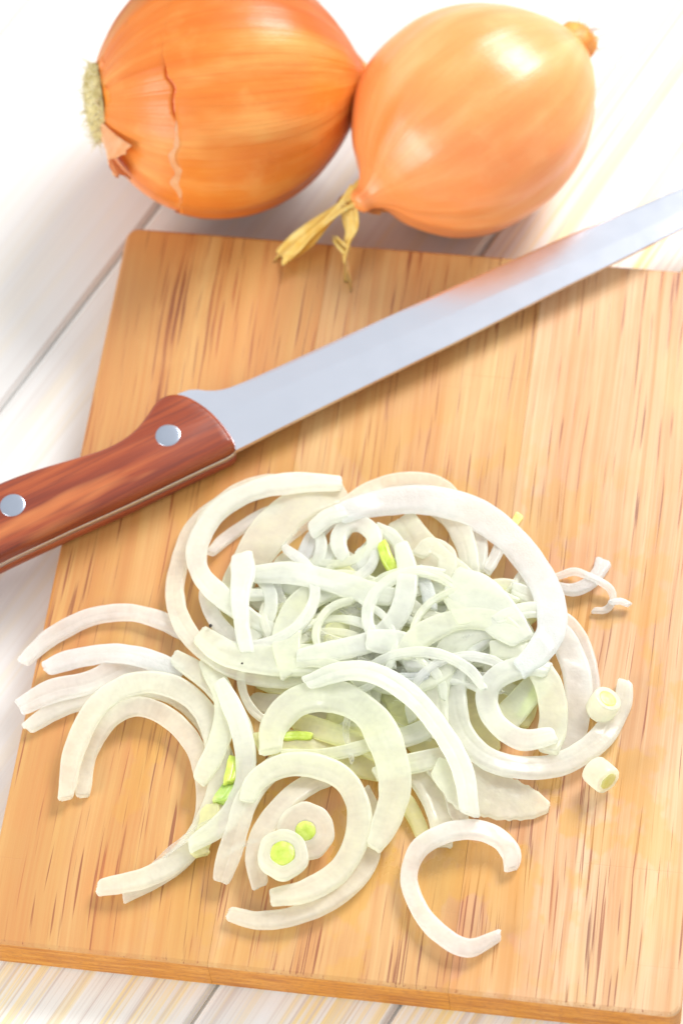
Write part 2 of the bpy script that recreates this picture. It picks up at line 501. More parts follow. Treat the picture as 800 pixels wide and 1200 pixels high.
def inset_loop(pts, d):
    out = []; n = len(pts)
    for i in range(n):
        a, b, c = Vector(pts[i - 2]), Vector(pts[i]), Vector(pts[(i + 2) % n])
        t = (c - a).normalized(); out.append(tuple(b + Vector((-t.y, t.x)) * d))
    return out


def slab(levels, mat, name, seed=None, parent=knife):
    bm = bmesh.new(); rings = [[bm.verts.new((x, y, z)) for x, y in inset_loop(xs, d)] for z, d in levels]
    for r0, r1 in zip(rings, rings[1:]):
        n = len(r0)
        for k in range(n): bm.faces.new((r0[k], r0[(k + 1) % n], r1[(k + 1) % n], r1[k]))
    bm.faces.new(rings[0][::-1]); bm.faces.new(rings[-1])
    return mesh_obj(name, bm, mat, parent, seed=seed)


h = .0142
slab([(.0003, .0030), (.0010, .0012), (.0024, .0003), (.0060, .0), (.0061, .0002)], M['handle'], 'handle_scale', 3.1)
slab([(.00612, .0003), (.0062, .0001), (.0083, .0001), (.00838, .0003)], M['tang'], 'tang')
s = slab([(.0084, .0002), (.0085, 0), (.0118, .0001), (.0130, .0005), (.0138, .0012), (.0142, .0021)], M['handle'], 'handle_scale', 5.3)
for px, py in ((197, 510), (15, 592), (-130, 682)):
    c = kloc(at(px, py, T + h)); bm = bmesh.new(); rr = .0039; rings = []
    for z, r_ in ((-.004, rr), (.0000, rr), (.00012, rr * .97), (.0002, rr * .85), (.00024, rr * .4)):
        rings.append([bm.verts.new((c.x + r_ * math.cos(2 * math.pi * k / 32), c.y + r_ * math.sin(2 * math.pi * k / 32), h + z)) for k in range(32)])
    for r0, r1 in zip(rings, rings[1:]):
        for k in range(32): bm.faces.new((r0[k], r0[(k + 1) % 32], r1[(k + 1) % 32], r1[k]))
    bm.faces.new(rings[-1]); bm.faces.new(rings[0][::-1])
    mesh_obj('rivet', bm, M['rivet'], knife)
# blade: spine below in the picture, ground edge above
top_px = [(196, 470), (222, 458), (245, 459), (262, 457), (281, 450), (330, 428), (374, 408), (455, 371), (540, 332), (615, 298), (670, 274), (748, 242), (793, 223), (860, 199), (920, 180), (965, 170)]
bot_px = [(255, 538), (262, 535), (268, 533), (273, 531), (281, 527), (328, 503), (374, 480), (455, 440), (541, 398), (612, 362), (665, 335), (735, 301), (790, 273), (855, 240), (915, 208), (965, 180)]
N_ = 90
zb = .0072
tp, _ = catmull([tuple(kloc(at(x, y, zt)))[:2] + (0.,) for x, y in top_px], .002)
bt, _ = catmull([tuple(kloc(at(x, y, zt)))[:2] + (0.,) for x, y in bot_px], .002)
def rs(a, n): 
    return np.stack([np.interp(np.linspace(0, 1, n), np.linspace(0, 1, len(a)), a[:, k]) for k in (0, 1)], 1)
tp = rs(tp, N_); bt = rs(bt, N_)
bm = bmesh.new(); rows = []
for i in range(N_):
    u = i / (N_ - 1); hs = .00095 * (1 - .55 * u)      # half thickness of the spine
    hb = hs * .95
    bevpos = .36 + .20 * min(1, max(0, (u - .1) / .5))      # bevel starts this far from the edge
    hb = hs * .97
    prof = [(0, .00004), (.05, .00022), (bevpos, hb), (bevpos + .04, hs), (.985, hs), (1, hs * .8)]
    if u < .12:
        k_ = u / .12; prof = [(f, v * k_ + hs * (1 - k_) * .9) for f, v in prof]
    up_ = [(f, v) for f, v in prof]; dn = [(f, -v) for f, v in prof[::-1]]
    ring = []
    for f, v in up_ + dn:
        p = tp[i] * (1 - f) + bt[i] * f; ring.append(bm.verts.new((p[0], p[1], zb + v)))
    rows.append(ring)
for r0, r1 in zip(rows, rows[1:]):
    n = len(r0)
    for k in range(n): bm.faces.new((r0[k], r0[(k + 1) % n], r1[(k + 1) % n], r1[k]))
bm.faces.new(rows[0]); bm.faces.new(rows[-1][::-1])
bl = mesh_obj('blade', bm, M['steel'], knife, smooth=True)
bl.data.set_sharp_from_angle(angle=R(1.2)) if hasattr(bl.data, 'set_sharp_from_angle') else None

# ------------------------------------------------------------------ whole onions (bulb axis = local X, root end at -X)


def frame(o, c, d):
    d = Vector(d).normalized(); up = Vector((0, 0, 1)); y = up.cross(d).normalized(); z = d.cross(y)
    o.matrix_world = Matrix.Translation(c) @ Matrix((d, y, z)).transposed().to_4x4()
    return o


def prof_fn(pts):
    A = np.array(pts); 
    def f(t): return float(np.interp(t, A[:, 0], A[:, 1]))
    return f


def make_profile(pts, n=200):
    """pts (x, r) control points -> smooth arrays"""
    q, u = catmull([(x, r, 0) for x, r in pts], .0005)
    return q[:, 0], q[:, 1]


def bulb_point(X, Rr, s, phi, off=0.0, amp=.0009, sd=0.0):
    i = s * (len(X) - 1); k = min(int(i), len(X) - 2); f = i - k
    x = X[k] * (1 - f) + X[k + 1] * f; r = Rr[k] * (1 - f) + Rr[k + 1] * f
    dx, dr = X[k + 1] - X[k], Rr[k + 1] - Rr[k]; L = math.hypot(dx, dr) or 1
    nx, nr = -dr / L, dx / L
    c, s_ = math.cos(phi), math.sin(phi)
    w_ = noise.noise((c * 1.1 + sd, s_ * 1.1, x * 14)) * .0022 + noise.noise((c * 4.5, s_ * 4.5 + sd, x * 10)) * amp
    w_ *= min(1, r / .02)
    x += nx * off; r += nr * off + w_
    return Vector((x, r * c, r * s_))


def bulb(name, X, Rr, mat, parent, sd, nphi=160, nx=110):
    bm = bmesh.new(); rows = []
    for i in range(nx + 1):
        rows.append([bm.verts.new(bulb_point(X, Rr, i / nx, 2 * math.pi * k / nphi, 0, sd=sd)) for k in range(nphi)])
    for r0, r1 in zip(rows, rows[1:]):
        for k in range(nphi): bm.faces.new((r0[k], r0[(k + 1) % nphi], r1[(k + 1) % nphi], r1[k]))
    bm.faces.new(rows[0]); bm.faces.new(rows[-1][::-1])
    return mesh_obj(name, bm, mat, parent)


def shell(name, X, Rr, mat, parent, sd, s0, s1, phis, offs, th=.0003, n=26, ph_arg=False):
    """a piece of outer skin: s0(phi)..s1(phi) along the bulb, lifted by offs(u, v)"""
    bm = bmesh.new(); rows = []
    for i in range(n + 1):
        u = i / n; row = []
        for j, ph in enumerate(phis):
            s = s0(ph) * (1 - u) + s1(ph) * u
            row.append(bm.verts.new(bulb_point(X, Rr, min(max(s, 0), 1), ph, offs(u, ph if ph_arg else j / (len(phis) - 1)), sd=sd)))
        rows.append(row)
    for r0, r1 in zip(rows, rows[1:]):
        for k in range(len(phis) - 1): bm.faces.new((r0[k], r0[k + 1], r1[k + 1], r1[k]))
    bmesh.ops.solidify(bm, geom=bm.faces[:], thickness=th)
    return mesh_obj(name, bm, mat, parent)


def ribbon(name, pts, mat, parent, th=.0004, jag=0.0, twist=0.0, seed=0):
    """thin dry ribbon; pts (x,y,z,width) in the parent's frame"""
    P, u = catmull(pts, .0008); bm = bmesh.new(); rows = []; n = len(P)
    for i in range(n):
        t = Vector(P[min(i + 1, n - 1), :3] - P[max(i - 1, 0), :3]).normalized()
        side = t.cross(Vector((0, 0, 1))).normalized(); side = Matrix.Rotation(twist * (i / n) + noise.noise((i * .05, seed, 0)) * .8, 3, t) @ side
        nn = side.cross(t); row = []
        for j in range(9):
            v = j / 8 * 2 - 1
            cup = math.sin(v * 5 + seed) * .0005 + (v * v) * .0006
            q = Vector(P[i, :3]) + side * v * P[i, 3] / 2 + nn * cup
            if i == n - 1: q += t * (noise.noise((j * .9, seed, 5)) * .004 * (1 + jag))
            row.append(bm.verts.new(q))
        rows.append(row)
    for r0, r1 in zip(rows, rows[1:]):
        for k in range(8): bm.faces.new((r0[k], r0[k + 1], r1[k + 1], r1[k]))
    bmesh.ops.solidify(bm, geom=bm.faces[:], thickness=th)
    return mesh_obj(name, bm, mat, parent)


def tube_bm(bm, pts, r0, r1, seg=5):
    rows = []; n = len(pts)
    for i, p in enumerate(pts):
        t = (pts[min(i + 1, n - 1)] - pts[max(i - 1, 0)]).normalized()
        a = t.orthogonal().normalized(); b = t.cross(a); r_ = r0 + (r1 - r0) * i / (n - 1)
        rows.append([bm.verts.new(p + (a * math.cos(2 * math.pi * k / seg) + b * math.sin(2 * math.pi * k / seg)) * r_) for k in range(seg)])
    for a, b in zip(rows, rows[1:]):
        for k in range(seg): bm.faces.new((a[k], a[(k + 1) % seg], b[(k + 1) % seg], b[k]))
    bm.faces.new(rows[-1])


# left onion
rA = .0405
cA = at(257, 108, rA)
onA = empty('onion', (0, 0, 0), 'large coppery orange onion with torn outer skin and fibrous root end, behind the board corner', 'onion', 'whole onions on the table')
dA = (at(434, 70, .036) - at(99, 100, .049)); frame(onA, cA, dA)
KA = 1.05
xa, ra = make_profile([(x_ * KA, r_) for x_, r_ in [(-.0385, .0005), (-.0385, .004), (-.0375, .0095), (-.0345, .0175), (-.029, .0265), (-.021, .0340), (-.010, .0393), (.002, .0405), (.013, .0385), (.024, .0330), (.033, .0245), (.039, .0160), (.043, .0085), (.0465, .0048), (.0490, .0036), (.0495, .0005)]])
bulb('bulb', xa, ra, M['skinA'], onA, 2.0)
# camera-facing angle about the bulb axis
Rl = onA.matrix_world.to_3x3().inverted()
vc = Rl @ (CAM - cA).normalized(); phc = math.atan2(vc.z, vc.y)
def ragged(base, a, f, sd): return lambda ph: base + a * noise.noise((math.cos(ph) * f, math.sin(ph) * f, sd)) + a * .3 * noise.noise((math.cos(ph) * f * 5, math.sin(ph) * f * 5, sd + 3))
full = [phc - math.pi + 2 * math.pi * k / 200 for k in range(201)]
edge1 = ragged(.335, .05, 1.3, 4.0)
def gap(ph):
    d = (ph - phc + R(2)); return .016 * math.exp(-(d / R(14)) ** 4) - .004
def e_right(ph): return edge1(ph) + gap(ph) * .5
def e_left(ph): return edge1(ph) - gap(ph) * .5
shell('outer_skin', xa, ra, M['skinA2'], onA, 2.0, e_right, lambda ph: .93, full, lambda u, v: (.0009 * max(0, 1 - u * 6) * math.exp(-((v - phc - R(10)) / R(32)) ** 4)) + .00015 + .0004 * (1 - u), n=60, ph_arg=True, th=.00012)
arc = [phc - R(80) + R(150) * k / 90 for k in range(91)]
shell('root_end_skin', xa, ra, M['skinA2'], onA, 2.0, ragged(.10, .05, 2.6, 9.), e_left, arc, lambda u, v: .0002 + .0004 * u * u, n=22, th=.00012)
# curled flap near the root, low on the side towards the camera
fl = [phc + R(28) + R(34) * k / 24 for k in range(25)]
f_ = shell('skin_flap', xa, ra, M['peel'], onA, 2.0, ragged(.08, .03, 6, 2.), ragged(.20, .04, 7, 3.), fl,
           lambda u, v: .0010 + .0075 * (u ** 1.5) * math.sin(math.pi * min(1, v * .9 + .1)), n=18)
# pale torn edge of the outer skin, running down from the crack
te = [phc + R(8) + R(50) * k / 60 for k in range(61)]
def tw(ph): return max(0.0, math.sin(math.pi * min(1, max(0, (ph - phc - R(8)) / R(50)))))
shell('torn_skin_edge', xa, ra, M['peel'], onA, 2.0, lambda ph: e_right(ph) - .014 * tw(ph) - .010 * noise.noise((ph * 9, 2, 1)), lambda ph: e_right(ph) + .004 + .016 * tw(ph) + .016 * noise.noise((ph * 11, 5, 1)) * tw(ph), te, lambda u, v: .0005 + .0012 * math.sin(math.pi * v) * (1 - u), n=6, th=.0001)
# root plate and beard
bm = bmesh.new(); rows = []
for i, (x, r_) in enumerate([(-.0385, .0130), (-.0405, .0126), (-.0420, .0100), (-.0428, .0062), (-.0430, .001)]):
    rows.append([bm.verts.new((x - .0010 * noise.noise((k * .9, i * 1.3, 0)), r_ * (1 + .16 * noise.noise((k * .6, i, 2))) * math.cos(2 * math.pi * k / 28), r_ * (1 + .16 * noise.noise((k * .6, i, 7))) * math.sin(2 * math.pi * k / 28))) for k in range(28)])
for r0, r1 in zip(rows, rows[1:]):
    for k in range(28): bm.faces.new((r0[k], r0[(k + 1) % 28], r1[(k + 1) % 28], r1[k]))
bm.faces.new(rows[-1][::-1]); mesh_obj('root_plate', bm, M['root'], onA)
bm = bmesh.new(); rnd = random.Random(3)
for k in range(320):
    a = rnd.uniform(0, 6.28); r_ = .0130 * math.sqrt(rnd.random()); p = Vector((-.0425 + .2 * r_, r_ * math.cos(a), r_ * math.sin(a)))
    d = Vector((-.6, math.cos(a) * rnd.uniform(.3, 1.6), math.sin(a) * rnd.uniform(.3, 1.6))).normalized(); L = rnd.uniform(.0008, .0024)
    side = Vector((rnd.uniform(-1, 1), rnd.uniform(-1, 1), rnd.uniform(-1, 1))) * .0016
    tube_bm(bm, [p, p + d * L * .5 + side * .4, p + d * L + side * 1.6], .00022, .00009, 4)
o = mesh_obj('root_fibres', bm, M['fibre'], onA); o['kind'] = 'stuff'

# right onion: root end away to the upper right, neck with dry tails towards the board
rB = .0352
cB = at(556, 138, rB)
onB = empty('onion', (0, 0, 0), 'smooth golden orange onion with straw coloured dry neck hanging over the board edge', 'onion', 'whole onions on the table')
dB = (at(418, 232, .030) - at(682, 38, .037)); frame(onB, cB, dB)
xb, rb = make_profile([(-.0425, .0005), (-.0425, .0045), (-.0405, .0085), (-.0365, .0150), (-.029, .0235), (-.018, .0310), (-.006, .0349), (.006, .0350), (.017, .0330), (.026, .0282), (.0325, .0218), (.0370, .0155), (.0400, .0088), (.044, .0046), (.0475, .0036), (.049, .0005)])
bulb('bulb', xb, rb, M['skinB'], onB, 6.0)
bm = bmesh.new(); rows = []
for i, (x, r_) in enumerate([(-.0400, .0078), (-.0425, .0074), (-.0455, .0062), (-.0475, .0038), (-.0480, .001)]):
    rows.append([bm.verts.new((x - .0015 * noise.noise((k * .7, i * 1.3, 4)), r_ * (1 + .28 * noise.noise((k * .5, i, 2))) * math.cos(2 * math.pi * k / 26), r_ * (1 + .28 * noise.noise((k * .5, i, 7))) * math.sin(2 * math.pi * k / 26))) for k in range(26)])
for r0, r1 in zip(rows, rows[1:]):
    for k in range(12): bm.faces.new((r0[k], r0[(k + 1) % 26], r1[(k + 1) % 26], r1[k]))
bm.faces.new(rows[-1][::-1]); mesh_obj('root_plate', bm, M['root2'], onB)
bm = bmesh.new()
for k in range(34):
    a = rnd.uniform(0, 6.28); r_ = .007 * math.sqrt(rnd.random()); p = Vector((-.0455, r_ * math.cos(a), r_ * math.sin(a)))
    d = Vector((-.9, math.cos(a) * rnd.uniform(.2, 1.5), math.sin(a) * rnd.uniform(.2, 1.5))).normalized(); L = rnd.uniform(.003, .010)
    side = Vector((rnd.uniform(-1, 1), rnd.uniform(-1, 1), rnd.uniform(-1, 1))) * .003
    tube_bm(bm, [p, p + d * L * .5 + side * .3, p + d * L + side], .00018, .00008, 4)
o = mesh_obj('root_fibres', bm, M['fibre2'], onB); o['kind'] = 'stuff'
IB = onB.matrix_world.inverted()
def bl_(px, py, z, wd): return tuple(IB @ at(px, py, z)) + (wd * 1.3,)
ribbon('dry_neck_tail', [bl_(428, 222, .031, .007), bl_(408, 236, .029, .0058), (bl_(390, 252, .0265, .0056)), bl_(364, 275, .022, .0064), bl_(342, 293, .0185, .0075), bl_(329, 305, .0168, .0082)], M['straw'], onB, jag=1, twist=.5, seed=1)
ribbon('dry_neck_tail', [bl_(420, 226, .033, .006), bl_(400, 244, .030, .0035), bl_(378, 264, .026, .0034), bl_(355, 284, .0215, .0042), bl_(338, 306, .0185, .004)], M['straw'], onB, twist=1.2, seed=4)
ribbon('dry_neck_tail', [bl_(424, 230, .031, .006), bl_(411, 244, .029, .0046), bl_(413, 268, .025, .0042), bl_(408, 286, .022, .0034), bl_(406, 305, .0195, .0040), bl_(409, 332, .0166, .0034)], M['straw'], onB, jag=1, twist=1.8, seed=2)
ribbon('dry_neck_tail', [bl_(407, 296, .0205, .0028), bl_(398, 288, .021, .0022), bl_(391, 280, .021, .0014)], M['straw'], onB, twist=.3, seed=3)
ribbon('dry_neck_wrap', [bl_(452, 232, .030, .011), bl_(436, 232, .029, .010), bl_(420, 233, .0285, .008), bl_(408, 236, .029, .0065), bl_(400, 240, .030, .004)], M['straw2'], onB, twist=.6, seed=6)
ribbon('dry_neck_wrap', [bl_(455, 238, .024, .006), bl_(436, 238, .025, .006), bl_(420, 239, .027, .006), bl_(404, 243, .028, .005)], M['straw'], onB, twist=.4, seed=8)

# ------------------------------------------------------------------ sliced onion: every strip is traced, laid down and stacked
GX0, GY0, GS = -.03, -.02, .001
HM = np.full((270, 290), T)     # height of the pile so far


def cells(x, y, r):
    i, j = (x - GX0) / GS, (y - GY0) / GS; k = r / GS
    i0, i1 = max(0, int(i - k)), min(HM.shape[0], int(i + k) + 2); j0, j1 = max(0, int(j - k)), min(HM.shape[1], int(j + k) + 2)
    return i0, i1, j0, j1


def hmax(x, y, r):
    i0, i1, j0, j1 = cells(x, y, r)
    if i1 <= i0 or j1 <= j0: return T
    sub = HM[i0:i1, j0:j1]
    return float(.55 * sub.max() + .45 * sub.mean())


def stamp(x, y, r, z):
    i0, i1, j0, j1 = cells(x, y, r)
    if i1 <= i0 or j1 <= j0: return
    HM[i0:i1, j0:j1] = np.maximum(HM[i0:i1, j0:j1], z)


PX = .000246
sid = 0


def strip(pts, mat, label, w=None, t=3.4, tilt=0., jag=0., lift=0., group='onion strips piled on the board', cat='onion strip', name='onion_strip', press=.80, wob=1.0, rough_end=.5, dome=0.):
    """pts: photo pixels (x, y[, width px]); t: thickness mm; the strip settles on whatever lies below it"""
    global sid
    sid += 1
    lift = lift or (abs(noise.noise((sid * 2.7, 3, 3))) * 4.0 if len(pts) > 4 else 0)
    t = t * .86 / 1000
    P = [(p[0], p[1], (p[2] if len(p) > 2 else w) * PX * .98) for p in pts]
    # resample in pixel space
    Q, _ = catmull([(p[0], p[1], p[2]) for p in P], 5.0)
    n = len(Q); z = np.full(n, T)
    for _it in range(4):
        W = [at(Q[i, 0], Q[i, 1], z[i] + t * .6) for i in range(n)]
        s = np.concatenate([[0], np.cumsum([(W[i + 1] - W[i]).length for i in range(n - 1)])])
        hb = np.array([hmax(W[i].x, W[i].y, max(.001, Q[i, 2] * .40)) for i in range(n)])
        hb = T + (hb - T) * press
        env = np.array([np.max(hb - .30 * np.abs(s - s[i])) for i in range(n)])
        for _s in range(6):
            e2 = env.copy(); e2[1:-1] = (env[:-2] + env[1:-1] * 2 + env[2:]) / 4; env = np.maximum(e2, hb - .0008)
        z = .5 * z + .5 * env if _it < 3 else env
    W = [at(Q[i, 0], Q[i, 1], z[i] + t * .6) for i in range(n)]
    C = [(W[i].x, W[i].y, z[i] + lift / 1000 * math.sin(math.pi * i / (n - 1)), Q[i, 2]) for i in range(n)]
    for c in C:
        stamp(c[0], c[1], c[3] * .42, c[2] + t)
    A, u = catmull(C, .0011); m = len(A)
    o0 = Vector((A[:, 0].mean(), A[:, 1].mean(), A[:, 2].min()))
    bm = bmesh.new(); uvl = bm.loops.layers.uv.new('UVMap')
    sec = []
    cr = .30
    for cx_, cy_, a0 in ((1, 0, -90), (1, 1, 0), (-1, 1, 90), (-1, 0, 180)):
        for k in range(4):
            a = R(a0 + 30 * k); sec.append((cx_, cy_, math.cos(a), math.sin(a)))
        if cx_ == 1 and cy_ == 1:
            for k in range(1, 14): sec.append((1 - 2 * k / 14, 1, 0, 1))
    gr = .15 + .9 * noise.noise((sid * .77, 1, 1)); gd = max(0, .03 + .20 * noise.noise((sid * 1.9, 4, 2)))
    # rows
    rows = []; vs = []
    def ring(i, sc_=1.0, push=0.0):
        x, y, z_, wd = A[i]
        if w: wd *= .62 + .38 * min(1, math.sin(math.pi * (i + .5) / m) * 1.9) ** .6
        tv = Vector(A[min(i + 1, m - 1), :3] - A[max(i - 1, 0), :3]).normalized()
        side = tv.cross(Vector((0, 0, 1))).normalized()
        up = side.cross(tv)
        nz = noise.noise((u[i] * 90, sid * 3.1, 0)) * .11 * wob
        tl = tilt + noise.noise((u[i] * 35, sid * 1.7, 5)) * .36 * wob
        hw = wd / 2 * (1 + nz); hh = t * (1 + noise.noise((u[i] * 60, sid * 2.3, 9)) * .14 * wob)
        cb = min(cr * t, hw * .6)
        out = []
        for k, (cx_, cy_, ca, sa) in enumerate(sec):
            a = cx_ * (hw - cb) + ca * cb
            b = (hh - cb if cy_ else cb) + sa * cb
            b -= gd * hh * math.exp(-((a / hw - gr) / .10) ** 2) if cy_ and t > .0012 else 0
            b += dome * hh * (1 - (a / hw) ** 2) if cy_ else 0
            a *= sc_; b = hh / 2 + (b - hh / 2) * (sc_ * .5 + .5)
            if jag and ca * cx_ > 0 and abs(cx_) == 1: a *= 1 + jag * (.30 * noise.noise((u[i] * 330, sid, cx_)) + .22 * math.sin(u[i] * 1900 + noise.noise((u[i] * 200, 3, sid)) * 4))
            a += .00016 * noise.noise((u[i] * 260, k * .12, sid)) * wob
            b += .00014 * noise.noise((u[i] * 260, k * .12, sid + 50)) * wob
            b -= hh / 2
            a, b = a * math.cos(tl) - b * math.sin(tl), a * math.sin(tl) + b * math.cos(tl)
            b += hh / 2 + abs(math.sin(tl)) * hw * .7
            sk = (a / max(hw, 1e-4)) * rough_end * (.0012 + .0022 * noise.noise((sid * 1.37, i, 3))) * (1 if i == 0 else -1 if i == m - 1 else 0)
            q = Vector((x, y, z_)) + side * a + up * b + tv * (push + sk + (.0005 * noise.noise((k * .8, sid, 3)) if push else 0))
            out.append((q - o0, u[i] + push, (a / 1.0)))
        return out
    rr = [ring(0, .80, -.0004), ring(0, 1.0, 0)] + [ring(i) for i in range(1, m - 1)] + [ring(m - 1, 1.0, 0), ring(m - 1, .80, .0004)]
    ns = len(sec); V = [[bm.verts.new(q[0]) for q in r_] for r_ in rr]
    for a in range(len(rr) - 1):
        for k in range(ns):
            k2 = (k + 1) % ns
            f = bm.faces.new((V[a][k], V[a][k2], V[a + 1][k2], V[a + 1][k]))
            for lp, (ra_, kk) in zip(f.loops, ((a, k), (a, k2), (a + 1, k2), (a + 1, k))):
                q = rr[ra_][kk]; lp[uvl].uv = (q[1], q[2] + q[0].z * .7)
    for r_, rv in ((V[0], rr[0]), (V[-1], rr[-1])):
        c = bm.verts.new(sum((v.co for v in r_), Vector()) / ns)
        for k in range(ns):
            f = bm.faces.new((r_[k], r_[(k + 1) % ns], c))
            for lp, kk in zip(f.loops, (k, (k + 1) % ns, 0)): lp[uvl].uv = (rv[kk][2], rv[kk][0].z)
    o = mesh_obj(name, bm, M[mat], seed=sid * .731)
    o.location = o0
    return tag(o, label, cat, group)


def coin(px, py, rpx, core, mat, label, tiltv, rx=1.0, th=2.2, coreoff=(0, 0)):
    rpx *= 1.1; core *= 1.05; r_ = rpx * PX; c = at(px, py, T); base = hmax(c.x, c.y, r_ * .5); c = at(px, py, base + .001)
    t_ = th / 1000
    root = empty('onion_coin', (c.x, c.y, base + abs(tiltv[0]) * r_ * .6 + abs(tiltv[1]) * r_ * .6), label, 'onion slice', 'round onion slices with a green core')
    root.rotation_euler = (tiltv[0], tiltv[1], 0)
    bm = bmesh.new(); uvl = bm.loops.layers.uv.new('UVMap'); rows = []; n = 64
    prof = [(core * PX * .97, 0), (r_ * .985, 0), (r_, t_ * .2), (r_, t_ * .8), (r_ * .98, t_ * .97)]
    rr_ = r_ * .95
    while rr_ > core * PX * 1.02:
        fr = (rr_ - core * PX) / (r_ - core * PX)
        prof.append((rr_, t_ * (1 - .03 * math.sin(fr * 14)))); rr_ -= .00045
    prof.append((core * PX * .97, t_))
    for q, (rad, z_) in enumerate(prof):
        rows.append([bm.verts.new((rad * rx * (1 + .13 * noise.noise((math.cos(6.283 * k / n) * 1.5, math.sin(6.283 * k / n) * 1.5, px))) * math.cos(6.283185 * k / n), rad * (1 + .13 * noise.noise((math.cos(6.283 * k / n) * 1.5, math.sin(6.283 * k / n) * 1.5, py))) * math.sin(6.283185 * k / n), z_)) for k in range(n)])
    rows.append(rows[0])
    for r0, r1 in zip(rows, rows[1:]):
        for k in range(n):
            f = bm.faces.new((r0[k], r0[(k + 1) % n], r1[(k + 1) % n], r1[k]))
            for lp in f.loops: lp[uvl].uv = (math.hypot(lp.vert.co.x, lp.vert.co.y), math.atan2(lp.vert.co.y, lp.vert.co.x) * .01)
    mesh_obj('flesh', bm, M[mat], root)
    bm = bmesh.new(); uvl = bm.loops.layers.uv.new('UVMap'); rows = []
    for rad, z_ in ((.9, .0), (.95, t_ * .5), (.95, t_ * .97), (.86, t_ * 1.05), (.4, t_ * 1.07), (.02, t_ * 1.05)):
        rows.append([bm.verts.new((rad * core * PX * rx * math.cos(6.283185 * k / 36), rad * core * PX * (1 + .05 * noise.noise((k * .3, 1, 1))) * math.sin(6.283185 * k / 36), z_ + .00012 * noise.noise((k * .7, rad * 5, 1)))) for k in range(36)])
    for r0, r1 in zip(rows, rows[1:]):
        for k in range(36): bm.faces.new((r0[k], r0[(k + 1) % 36], r1[(k + 1) % 36], r1[k]))
    bm.faces.new(rows[-1]); bm.faces.new(rows[0][::-1])
    mesh_obj('green_core', bm, M['core'], root)
    stamp(c.x, c.y, r_ * .7, base + t_)
    return root


LAND = [(285, 700, 'the upright finger-like strip'), (452, 655, 'the green crescent'), (415, 640, 'the tight little curl'), (360, 620, 'the broad blunt sheet'),
        (560, 700, 'the broad white flake'), (380, 678, 'the straight bright strip'), (470, 770, 'the rounded bulging piece'), (600, 820, 'the right oval ring'),
        (320, 775, 'the wide smooth lower-left strip'), (385, 820, 'the big centre arch'), (500, 830, 'the long bright curved strip'), (600, 640, 'the sparkling arch'),
        (575, 925, 'the serrated piece')]
USED = set()


def heap_label(cx, cy, wd, rr, tint):
    size = 'narrow' if wd < 19 else 'medium' if wd < 27 else 'wide'
    bend = 'tightly curved' if rr < 45 else 'gently curved'
    for d, lx, ly, nm in sorted((math.hypot(cx - lx, cy - ly), lx, ly, nm) for lx, ly, nm in LAND):
        side = ('right of' if cx > lx else 'left of') if abs(cx - lx) > abs(cy - ly) else ('below' if cy > ly else 'above')
        lab = '%s %s %s strip, heaped %s %s' % (size, tint, bend, side, nm)
        if lab not in USED:
            USED.add(lab); return lab
    return lab


def heap_strips(n, seed, mats, wr, tr, press, box, rrange=(32, 80)):
    g = random.Random(seed)
    for k in range(n):
        a0 = g.uniform(0, 6.28); rr = g.uniform(*rrange); sp = g.uniform(1.6, 3.2)
        mx = g.uniform(box[0], box[1]); my = g.uniform(box[2], box[3]); am = a0 + sp / 2
        cx, cy = mx - rr * math.cos(am), my - rr * .85 * math.sin(am)
        pts = [(cx + rr * math.cos(a0 + sp * q / 6) * 1.1, cy + rr * .85 * math.sin(a0 + sp * q / 6)) for q in range(7)]
        if any(((x - 455) / 205) ** 2 + ((y - 745) / 150) ** 2 > 1 or ((x - 516) / 34) ** 2 + ((y - 640) / 32) ** 2 < 1 for x, y in pts): continue
        m = g.choice(mats); wd = g.uniform(*wr)
        tint = dict(yellow='yellowish', green='pale green', clear='translucent', white='white', wet='glistening white', pink='pinkish', film='filmy')[m]
        strip(pts, m, heap_label(mx, my, wd, rr, tint), w=wd, t=g.uniform(*tr), press=press, lift=g.uniform(0, 1.5))


rnd = random.Random(21)
heap_strips(22, 5, ['yellow', 'green', 'green', 'clear', 'yellow'], (22, 40), (2.2, 2.8), .6, (320, 590, 660, 850))
for pts, w_, lab in (
        ([(262, 690), (276, 730), (300, 765)], 52, 'pale flat piece low in the heap behind the finger-like strip'),
        ([(338, 668), (338, 710), (350, 765)], 56, 'pale wide piece low in the heap right of the finger-like strip'),
        ([(390, 672), (404, 720), (410, 770)], 58, 'yellowish wide piece at the bottom of the hollow in the heap centre'),
        ([(440, 660), (452, 715), (446, 770)], 54, 'yellowish piece below the green crescent deep in the heap'),
        ([(490, 690), (500, 735), (480, 760)], 46, 'pale low piece left of the broad white flake'),
        ([(300, 790), (360, 800), (430, 810)], 44, 'pale piece under the wide smooth strip at the lower left of the heap'),
        ([(385, 838), (440, 850), (490, 850)], 46, 'yellow green piece between the big centre arch and the long bright strip'),
        ([(455, 800), (478, 835), (500, 880)], 44, 'pale piece lying under the long bright curved strip'),
        ([(535, 800), (545, 845), (570, 885)], 52, 'flat pale piece beneath the left side of the right rings'),
        ([(590, 755), (602, 800), (600, 850)], 54, 'pale yellow piece showing inside the right rings'),
        ([(545, 690), (585, 705), (620, 730)], 48, 'pale piece beneath the broad white flake')):
    strip(pts, 'yellow', lab, w=w_, t=2.2, press=.6, dome=.25, wob=1.6)

heap_strips(24, 11, ['green', 'white', 'green', 'clear', 'white'], (12, 24), (2.0, 3.0), .62, (330, 600, 660, 850))

